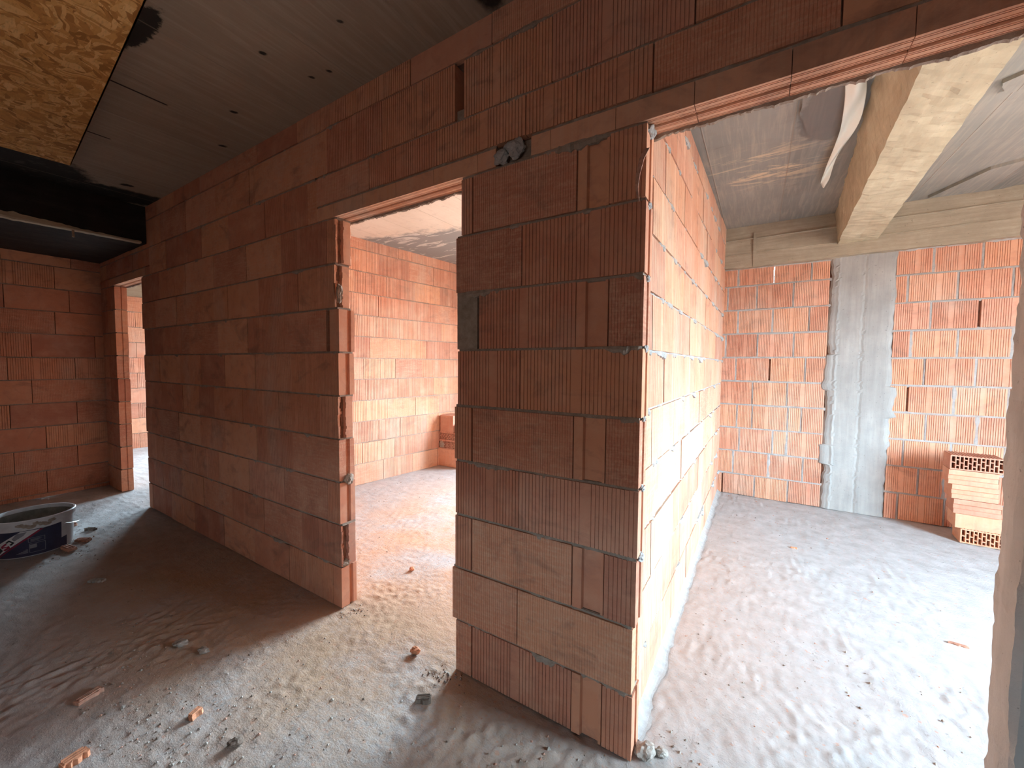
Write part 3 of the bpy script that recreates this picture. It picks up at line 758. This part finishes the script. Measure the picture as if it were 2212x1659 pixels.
tag(put(shard_mesh('brick_shard', M_DSTONE, .08, .035, .02, 22), -4.436, -.472, .5), 'dark thin chip on the lit floor behind the bucket', 'brick shard')
tag(put(shard_mesh('brick_shard', M_SHARD2, .10, .045, .02, 23), -4.196, -.559, .7), 'brown brick shard to the right of the bucket', 'brick shard')
tag(put(shard_mesh('brick_shard', M_SHARD2, .12, .05, .022, 24), -4.08, -.660, .2), 'brown brick shard closest to the bucket base', 'brick shard')
tag(put(shard_mesh('mortar_chip', M_STONE, .09, .035, .016, 25), -3.28, -.673, .6), 'pale mortar chip on the streaky floor in front of the long wall', 'mortar chip')
tag(put(shard_mesh('brick_shard', M_SHARD, .045, .014, .008, 26), .631, 2.40, .1), 'tiny red chip on the bright floor before the back wall', 'brick shard')
tag(put(shard_mesh('brick_shard', M_SHARD2, .075, .016, .009, 27), 1.27, 1.518, -.1), 'thin red sliver on the bright floor near the right jamb', 'brick shard')
o = lump_mesh('mortar_lump', M_STONE, (.038, .030, .022), 11.4); tag(put(o, .035, .055, .9), 'mortar lump at the foot of the pillar corner, larger', 'mortar lump')
o = lump_mesh('mortar_lump', M_STONE, (.022, .018, .014), 12.7); tag(put(o, .085, .085, .4), 'mortar lump at the foot of the pillar corner, smaller', 'mortar lump')
# crumbs nobody could count
a = Acc(); rg = random.Random(5)
SOLID = ((-2.093, -.625), (-1.946, -.581), (-1.287, -.725), (-1.058, -.026), (.035, .055), (.085, .085), (-4.70, -.531), (-4.436, -.472), (-4.196, -.559), (-4.08, -.66), (-3.28, -.673), (-2.043, -.957), (-1.555, -.751), (-1.697, -1.062), (-.822, -.21))
def free(x, y):
    if y > 3.55 or math.hypot(x + 4.326, y + .79) < .24: return False
    if -3.55 < x < -2.9 and 2.7 < y < 3.1 or 1.65 < x < 2.1 and 3.15 < y: return False
    if min(math.hypot(x - a_, y - b_) for a_, b_ in SOLID) < .06: return False
    if -.02 < y < .13 and not (-5.5 < x < -4.78 or -1.63 < x < -.87 or .04 < x < .82): return False
    return not (y > .0 and (-.2 < x < .06 or x < X0 + S * (y - Y0) + .03 and x > -3.9))
def pebble(x, y, s):
    z = fz(x, y); vs = []
    for dx, dy, dz in ((1, 0, 0), (0, 1, 0), (-1, 0, 0), (0, -1, 0), (0, 0, 1), (0, 0, -.6)):
        k = s * rg.uniform(.6, 1.2); vs.append((x + dx * k, y + dy * k, z + dz * k * .8 + s * .2))
    a.add(vs, [(0, 1, 4), (1, 2, 4), (2, 3, 4), (3, 0, 4), (1, 0, 5), (2, 1, 5), (3, 2, 5), (0, 3, 5)], rg.choice((0, 0, 0, 1, 2)))
for _ in range(1500):
    x = rg.uniform(-5.2, 2.6); y = rg.uniform(-1.25, 3.4)
    if not free(x, y): continue
    pebble(x, y, abs(rg.gauss(.0015, .0022)) + .0012)
for cx, cy, s, n in ((-1.5, -.85, .22, 260), (-1.95, -.8, .25, 160), (-.83, -.05, .06, 70), (-1.66, .04, .06, 90), (-4.2, -.6, .3, 200), (.05, .12, .10, 120), (-1.2, -.6, .3, 140), (.3, .9, .4, 120), (-.2, -.2, .2, 100), (.45, 3.3, .6, 120)):
    for _ in range(n):
        x, y = rg.gauss(cx, s), rg.gauss(cy, s * .6)
        if free(x, y): pebble(x, y, abs(rg.gauss(.002, .0025)) + .0013)
o = a.obj('rubble', [M_STONE, M_SHARD2, M_DSTONE], fix=False); o['kind'] = 'stuff'
tag(o, 'fine grit and crumbs strewn over the concrete floor', 'rubble')

# mortar droppings stuck in the masonry
def stuck(name, x, y, z, size, seed, label, mat=M_MORT):
    o = lump_mesh(name, mat, size, seed, rough=.45); o.location = (x, y, z); return tag(o, label, 'mortar lump')
stuck('mortar_lump', -.505, -.008, 2.294, (.042, .024, .034), 31.0, 'grey mortar plug between the two lintel ends, right half', M_MORT_PALE)
stuck('mortar_lump', -.575, -.006, 2.276, (.032, .022, .028), 32.5, 'rounded mortar plug between the two lintel ends, left half', M_MORT_PALE)
stuck('mortar_lump', XL1 + .008, .055, .755, (.016, .030, .030), 33.1, 'lump of mortar stuck low on the near doorway jamb', M_MORT)
stuck('mortar_lump', XL1 - .004, .040, .262, (.018, .036, .020), 34.6, 'crumbling mortar above the lowest brick of the doorway jamb', M_MORT)
stuck('mortar_lump', -1.692, .022, 1.83, (.016, .016, .050), 35.2, 'mortar filling a broken brick high on the doorway jamb', M_MORT)
for i, (z, s) in enumerate(((2.232, .022), (1.985, .012), (1.735, .012), (1.493, .013), (1.243, .010), (.993, .011), (.742, .016))):
    stuck('mortar_lump', .004, .045, z, (s * .7, s * 1.3, s), 40 + i * 1.7, 'pale mortar blob on the lit pillar edge, at the %s joint from the top' % ('first second third fourth fifth sixth seventh'.split()[i]), M_MORT_PALE)
    bpy.context.view_layer.update()

# torn clay skin hanging off the pillar's top corner
a = Acc()
pts = [(.003, -.002, 2.155), (-.010, -.012, 2.12), (-.020, -.016, 2.07), (-.024, -.014, 2.03), (-.020, -.010, 2.00), (-.016, -.008, 1.985)]
for i in range(len(pts) - 1):
    p, q = pts[i], pts[i + 1]; w0 = .010 * (1 - i / 6); w1 = .010 * (1 - (i + 1) / 6)
    a.add([(p[0] - w0, p[1], p[2]), (p[0] + w0, p[1], p[2]), (q[0] + w1, q[1], q[2]), (q[0] - w1, q[1], q[2]),
           (p[0] - w0, p[1] - .004, p[2]), (p[0] + w0, p[1] - .004, p[2]), (q[0] + w1, q[1] - .004, q[2]), (q[0] - w1, q[1] - .004, q[2])],
          [(0, 1, 2, 3), (4, 5, 6, 7), (0, 1, 5, 4), (2, 3, 7, 6), (0, 3, 7, 4), (1, 2, 6, 5)])
tag(a.obj('clay_splinter', [M_SHARD2]), 'thin clay splinter peeling from the top corner of the pillar', 'splinter')

# strand board fixed under the ceiling
def osb():
    a = Acc(); rg = random.Random(2)
    ang = -.086; c, s = math.cos(ang), math.sin(ang); ox, oy = -3.84, -.600
    Lb, Wb = 2.5, 1.25
    pts = []
    for i in range(81):
        u = Lb * i / 80; pts.append((u, -.003 + .004 * nz(u * 30, 1) + .004 * nz(u * 90, 3)))
    for i in range(41): pts.append((Lb, -Wb * i / 40))
    for i in range(41): pts.append((Lb - Lb * i / 40, -Wb))
    for i in range(41): pts.append((.003 * nz(i * .9, 4), -Wb + Wb * i / 40))
    clean = []
    for p in pts:
        if not clean or (abs(p[0] - clean[-1][0]) + abs(p[1] - clean[-1][1])) > 1e-5: clean.append(p)
    a.prism(clean, 2.816, 2.838, lambda u, d, z: (ox + u * c - d * s, oy + u * s + d * c, z))
    o = a.obj('ceiling_board', [M_OSB]); tag(o, 'large orange-brown strand board sheet fixed under the ceiling', 'board')
    for (u, d) in ((.06, -.06), (1.2, -.05), (2.4, -.06), (.06, -1.2), (1.2, -1.2), (2.4, -1.2)):
        b = Acc(); b.box(u - .03, u + .03, d - .03, d + .03, 2.838, 2.8695, lambda U, D, z: (ox + U * c - D * s, oy + U * s + D * c, z))
        b.obj('spacer', [M_PALEWOOD], o)
osb()

# torn plastic sheet caught between slab and beam
def plastic():
    m, nt, b = new_mat('milky_plastic', .25); b.inputs['Base Color'].default_value = (.88, .97, .90, 1); b.inputs['Specular IOR Level'].default_value = .6
    out = [(.655, .735, 1.16), (.680, .764, 1.30), (.695, .785, 1.48), (.705, .790, 1.62), (.712, .770, 1.80), (.716, .760, 2.00), (.706, .748, 2.14), (.700, .745, 2.30), (.705, .755, 2.45), (.712, .742, 2.58)]
    a = Acc()
    n = len(out)
    def fn(i, j):
        l, r, y = out[j]; k = i / 6
        x = l + (r - l) * k
        sag = .052 + .018 * math.sin(k * 5 + y * 9) + .02 * nz(x * 14, y * 9)
        return (x, y, zr(y) - max(.012, sag))
    a.grid(7, n, fn)
    o = a.obj('plastic_sheet', [m], smooth=True, fix=True)
    md = o.modifiers.new('s', 'SUBSURF'); md.levels = md.render_levels = 2
    md = o.modifiers.new('t', 'SOLIDIFY'); md.thickness = .0012
    tag(o, 'torn milky plastic strip hanging beside the ceiling beam', 'plastic')
plastic()

# ------------------------------------------------------------------ stacked bricks
M_HOLE = plain('hole_core', (0.30, 0.13, 0.08), .95)
def hollow_brick(name, w, h, dep, kind, label, group, loc, rz, chip=False):
    """lying hollow brick, front at y=0 .. back y=dep; kind 'perf' shows its honeycomb to the front, 'rib' a ribbed side"""
    a = Acc(); rg = random.Random(sum(map(ord, label)))
    tint = (rg.random(), 0, .5)
    if kind == 'perf':
        # honeycomb front: a lattice of webs around slots, shells on all four sides
        nx = max(8, int(w / .023)); ny = 4; sh = .009
        cw = (w - 2 * sh) / nx; ch = (h - 2 * sh) / ny
        cd = dep * .8
        a.box(0, w, cd, dep, 0, h, ident, 0)                         # body behind the cells
        a.box(0, w, 0, cd, 0, sh, ident); a.box(0, w, 0, cd, h - sh, h, ident)
        a.box(0, sh, 0, cd, sh, h - sh, ident); a.box(w - sh, w, 0, cd, sh, h - sh, ident)
        for i in range(1, nx): a.box(sh + i * cw - .0032, sh + i * cw + .0032, .001, cd, sh, h - sh, ident)
        for i in range(nx):
            for j in range(1, ny):
                if (i + j) % 2 == 0: a.box(sh + i * cw, sh + (i + 1) * cw, .001, cd, sh + j * ch - .004, sh + j * ch + .004, ident)
        for r in range(14):                                           # ribs along the top face
            u = .012 + (w - .024) * r / 13; a.box(u - .005, u + .005, .0, dep, h - .001, h + .003, ident)
    elif kind == 'rib':
        # tongue-and-groove end facing the viewer: horizontal steps
        sec = [(0, 0), (0, h * .30), (.012, h * .34), (.012, h * .62), (0, h * .66), (0, h), (dep, h), (dep, 0)]
        a.add([(0, y, z) for y, z in sec] + [(w, y, z) for y, z in sec], [(i, (i + 1) % 8, 8 + (i + 1) % 8, 8 + i) for i in range(8)] + [tuple(range(7, -1, -1)), tuple(range(8, 16))])
    else:
        sec = [(0, 0)]
        for i in range(1, int(h / .016)):
            z = i * .016; sec += [(0, z - .0018), (.003, z - .0012), (.003, z + .0012), (0, z + .0018)] if kind == 'face' else []
        sec += [(0, h), (dep, h), (dep, 0)]; n = len(sec)
        a.add([(0, y, z) for y, z in sec] + [(w, y, z) for y, z in sec], [(i, (i + 1) % n, n + (i + 1) % n, n + i) for i in range(n)] + [tuple(range(n - 1, -1, -1)), tuple(range(n, 2 * n))])
    t = tag(a.obj(name, [M_LOOSE]), label, 'brick', group); t.location = loc; t.rotation_euler = (0, 0, rz)
    if chip:
        c = lump_mesh('dried_mortar', M_MORT, (.045, .012, .045), 3.3); c.parent = t; c.location = (.06, .0, h * .5); c['label'] = 'grey dried mortar crust on the brick front'
    return t
gR = 'loose bricks stacked by the back wall'
spec = [('perf', 1.795, .262, 0, 'lowest brick of the right-hand stack, honeycomb holes facing out'), ('plain', 1.763, .262, .02, 'plain pink brick second from the floor in the right-hand stack'),
        ('rib', 1.747, .258, -.01, 'third brick up in the right-hand stack, with a stepped end'), ('rib', 1.733, .255, .01, 'fourth brick up in the right-hand stack, with a stepped end'),
        ('rib', 1.708, .270, -.03, 'tan brick second from the top of the right-hand stack'), ('perf', 1.712, .295, .0, 'topmost brick of the right-hand stack, honeycomb holes facing out')]
zq = 0.004; 
for kind, x, w, r, lab in spec:
    h = .116; hollow_brick('hollow_brick', w, h, .20, kind, lab, gR, (x, 3.25 + .01 * RNG.random(), zq), r - .07); zq += h + .0035
gM = 'loose bricks stacked in the middle room'
zq = 0.004
for kind, x, w, h, lab, ch in (('plain', -3.47, .46, .245, 'plain upright brick at the bottom of the middle room stack', False), ('perf', -3.455, .48, .112, 'mortar-crusted honeycomb brick, second up in the middle room stack', True),
                           ('perf', -3.43, .48, .112, 'clean honeycomb brick, third up in the middle room stack', False), ('face', -3.415, .225, .235, 'ribbed brick on the top left of the middle room stack', False)):
    hollow_brick('hollow_brick', w, h, .25, kind, lab, gM, (x, 2.77, zq), .03, ch); zq += h + .0035
hollow_brick('hollow_brick', .22, .115, .22, 'perf', 'honeycomb brick half hidden by the pillar, top right of the middle room stack', gM, (-3.17, 2.80, zq - .2385), .03)

# ------------------------------------------------------------------ mortar bucket
def bucket():
    M_WHITE = plain('dirty_white_plastic', (.62, .62, .63), .45, .12, 12, 0, .5)
    M_NAVY = plain('navy_print', (.030, .030, .065), .5, .2, 20, 0, .4)
    M_RED = plain('red_print', (.26, .02, .05), .5)
    M_GREY = plain('grey_print', (.22, .22, .25), .5)
    M_BLACK = plain('black_print', (.018, .02, .024), .5)
    M_RES = plain('dried_residue', (.25, .23, .20), .95, .25, 18, .6)
    cx, cy = -4.326, -.790; R0, R1, H = .196, .212, .275
    t = thing('mortar_bucket', 'white plastic mortar bucket with navy printed label on the floor at left', 'bucket', (cx, cy, fz(cx, cy) + .002))
    rad = lambda z: R0 + (R1 - R0) * z / H
    def lathe(name, prof, mat, n=72, par=t):
        a = Acc(); m = len(prof)
        vs = [(r * math.cos(2 * math.pi * i / n), r * math.sin(2 * math.pi * i / n), z) for i in range(n) for r, z in prof]
        fs = [(i * m + j, ((i + 1) % n) * m + j, ((i + 1) % n) * m + j + 1, i * m + j + 1) for i in range(n) for j in range(m - 1)]
        a.add(vs, fs); o = a.obj(name, [mat], par, smooth=True); o.data.set_sharp_from_angle(angle=.6); return o
    lathe('body', [(.001, 0), (R0 - .006, 0), (R0, .006), (R1 - .001, H - .03), (R1 - .001, H - .012), (R1 - .004, H - .012)], M_WHITE)
    lathe('residue', [(R1 - .005, H - .012), (R0 - .004, .02), (R0 - .02, .012), (.001, .014)], M_RES)
    lathe('rim', [(R1 - .006, H - .040), (R1 + .004, H - .040), (R1 + .008, H - .034), (R1 + .008, H - .004), (R1 + .004, H), (R1 - .004, H), (R1 - .006, H - .006), (R1 - .006, H - .03)], M_WHITE)
    # camera-facing side of the wrap-around print, laid on the wall of the bucket
    cam = math.atan2(-1.388 - cy, .340 - cx)
    def patch(name, poly, mat, lift, par):
        """poly in (arc metres to the right as seen from outside, height)"""
        bm = bmesh.new(); vs = [bm.verts.new((u, z, 0)) for u, z in poly]; f = bm.faces.new(vs)
        bmesh.ops.triangulate(bm, faces=[f])
        us = [p[0] for p in poly]
        k = math.ceil(min(us) / .012)
        while k * .012 < max(us):
            g_ = bm.verts[:] + bm.edges[:] + bm.faces[:]
            bmesh.ops.bisect_plane(bm, geom=g_, plane_co=(k * .012, 0, 0), plane_no=(1, 0, 0)); k += 1
        for v in bm.verts:
            u, z = v.co.x, v.co.y; r = rad(z) + lift; th = cam + u / R1
            v.co = Vector((r * math.cos(th), r * math.sin(th), z))
        bmesh.ops.recalc_face_normals(bm, faces=bm.faces)
        g_ = bmesh.ops.extrude_face_region(bm, geom=bm.faces[:])
        for v in [e for e in g_['geom'] if isinstance(e, bmesh.types.BMVert)]:
            s = .0007; v.co.x *= 1 - s / max(.01, v.co.xy.length); v.co.y *= 1 - s / max(.01, v.co.xy.length)
        bmesh.ops.recalc_face_normals(bm, faces=bm.faces)
        me = bpy.data.meshes.new(name); bm.to_mesh(me); bm.free(); me.materials.append(mat)
        o = bpy.data.objects.new(name, me); COL.objects.link(o); o.parent = par; return o
    lab = patch('label', [(-.40, .008), (.195, .008), (.192, .085), (.150, .080), (.148, .205), (.045, .198), (.030, .202), (-.40, .195)], M_NAVY, .0010, t)
    lab['label'] = 'navy printed wrap with a diagonal white band'
    # diagonal white band with red lower edge
    bd = lambda a0, a1, b0, b1: [(-.235, a0), (.030 + b0, a1), (.030 + b1, .202), (-.235, b1 * 0 + a0 + .085)]
    patch('band', [(-.26, -.012 + .03), (-.22, .020), (.028, .196), (-.065, .198), (-.115, .166), (-.26, .075)], M_WHITE, .0018, lab)
    patch('red_stripe', [(-.222, .010), (-.212, .010), (.046, .194), (.028, .196)], M_RED, .0018, lab)
    patch('logo', [(-.112, .150), (-.085, .186), (-.035, .190), (-.052, .166), (-.072, .152), (-.100, .134)], M_GREY, .0024, lab)
    patch('logo', [(-.150, .128), (-.128, .146), (-.098, .124), (-.118, .104), (-.128, .112), (-.112, .124), (-.128, .134), (-.142, .122)], M_BLACK, .0024, lab)
    # red S-shaped character below it
    patch('logo', [(-.182, .100), (-.150, .124), (-.140, .116), (-.166, .098), (-.158, .090), (-.132, .106), (-.124, .088), (-.158, .066), (-.168, .076), (-.142, .092), (-.150, .098), (-.176, .082)], M_RED, .0024, lab)
    patch('logo', [(-.216, .070), (-.190, .092), (-.170, .070), (-.196, .046)], M_BLACK, .0024, lab)
    # blocks of small print
    def frame(u0, u1, z0, z1, w=.0022):
        patch('small_print', [(u0, z0), (u1, z0), (u1, z0 + w), (u0, z0 + w)], M_GREY, .0018, lab); patch('small_print', [(u0, z1 - w), (u1, z1 - w), (u1, z1), (u0, z1)], M_GREY, .0018, lab)
        patch('small_print', [(u0, z0 + w), (u0 + w, z0 + w), (u0 + w, z1 - w), (u0, z1 - w)], M_GREY, .0018, lab); patch('small_print', [(u1 - w, z0 + w), (u1, z0 + w), (u1, z1 - w), (u1 - w, z1 - w)], M_GREY, .0018, lab)
    frame(-.032, .052, .108, .140); frame(-.028, .054, .030, .098)
    for i in range(3): patch('small_print', [(-.020, .116 + .006 * i), (.020 + .008 * i, .116 + .006 * i), (.020 + .008 * i, .119 + .006 * i), (-.020, .119 + .006 * i)], M_GREY, .0019, lab)
    patch('small_print', [(-.028, .062), (.010, .062), (.010, .090), (-.028, .090)], M_GREY, .0019, lab)
    for i in range(5): patch('small_print', [(-.095 + .012 * i, .032 + .006 * i), (-.035, .032 + .006 * i), (-.035, .035 + .006 * i), (-.095 + .012 * i, .035 + .006 * i)], M_GREY, .0018, lab)
    # wire bail resting against the side
    a = Acc(); th0 = cam + .165 / R1; pts = []
    for i in range(25):
        k = i / 24; th = th0 + k * 2.6; r = rad(.17) + .010 + .020 * math.sin(k * math.pi); z = .185 - .05 * math.sin(k * math.pi)
        pts.append(Vector((r * math.cos(th), r * math.sin(th), z)))
    def tube(i, j):
        p = pts[i]; d = (pts[min(i + 1, 24)] - pts[max(i - 1, 0)]).normalized(); n1 = d.cross(Vector((0, 0, 1))).normalized(); n2 = d.cross(n1)
        q = p + (n1 * math.cos(j * math.pi / 3) + n2 * math.sin(j * math.pi / 3)) * .0024; return tuple(q)
    a.grid(25, 7, lambda i, j: tube(i, j))
    a.obj('handle', [plain('galvanised_wire', (.62, .62, .62), .35, .1, 20, 0, .5, .9)], t, smooth=True)
    for k in range(7):
        th = cam + (-.30 + .12 * k + .02 * nz(k, 2)) ; z = H - .03 - .01 * (k % 3)
        o = lump_mesh('dried_mortar', M_MORT, (.006, .022, .012), 60 + k); o.parent = t
        o.location = ((R1 + .006) * math.cos(th), (R1 + .006) * math.sin(th), z); o.rotation_euler = (0, 0, th)
bucket()

# ------------------------------------------------------------------ daylight
w = bpy.data.worlds.new('sky'); sc.world = w; w.use_nodes = True; nt = w.node_tree; g = G(nt)
bg = nt.nodes['Background']
tc = g.n('ShaderNodeTexCoord').outputs['Generated']; z = g.sep(tc)[2]
col = g.ramp(g.math('ADD', g.math('MULTIPLY', z, .5), .5), [(0.0, (.16, .15, .14)), (.485, (.24, .235, .22)), (.515, (.68, .91, 1.06)), (1.0, (.64, .89, 1.10))])
nt.links.new(col, bg.inputs['Color']); bg.inputs['Strength'].default_value = 74.0
def portal(name, loc, rot, sx, sy):
    l = bpy.data.lights.new(name, 'AREA'); l.shape = 'RECTANGLE'; l.size = sx; l.size_y = sy; l.cycles.is_portal = True
    o = bpy.data.objects.new(name, l); COL.objects.link(o); o.location = loc; o.rotation_euler = rot
HP = math.pi / 2
def mid(a, b): return (a + b) / 2
portal('daylight', (XR + .13, mid(*WIN_R[:2]), mid(*WIN_R[2:])), (HP, 0, HP), WIN_R[1] - WIN_R[0], WIN_R[3] - WIN_R[2])
portal('daylight', (mid(*WIN_M[:2]), LD + .13, mid(*WIN_M[2:])), (-HP, 0, 0), WIN_M[1] - WIN_M[0], WIN_M[3] - WIN_M[2])
portal('daylight', (mid(*WIN_L[:2]), LD + .13, mid(*WIN_L[2:])), (-HP, 0, 0), WIN_L[1] - WIN_L[0], WIN_L[3] - WIN_L[2])
portal('daylight', (-8.30, mid(*WIN_L2[:2]), mid(*WIN_L2[2:])), (HP, 0, -HP + .1), WIN_L2[1] - WIN_L2[0], WIN_L2[3] - WIN_L2[2])


portal('daylight', (mid(*FILL_F[:2]), YR - .13, mid(*FILL_F[2:])), (HP, 0, 0), FILL_F[1] - FILL_F[0], FILL_F[3] - FILL_F[2])

# ------------------------------------------------------------------ camera
cam = bpy.data.cameras.new('camera'); co = bpy.data.objects.new('camera', cam); COL.objects.link(co)
R = Matrix(((0.8496452572674095, -0.032426975539728245, 0.5263567512465109), (0.527301876234145, 0.038117682104706764, -0.8488225848606649), (0.007461240614908562, 0.9987469814143586, 0.04948531497082261)))
co.matrix_world = Matrix.Translation((0.3403086270289604, -1.3880873483513465, 1.4334034539884788)) @ R.to_4x4()
cam.sensor_width = 36; cam.lens = 854.221940503374 * 36 / 2212; cam.clip_start = .02
sc.camera = co
sc.view_settings.view_transform = 'Standard'; sc.view_settings.look = 'None'; sc.view_settings.gamma = 1; sc.view_settings.use_curve_mapping = False
sc.view_settings.exposure = 0.0
sc.cycles.max_bounces = 10; sc.cycles.diffuse_bounces = 5
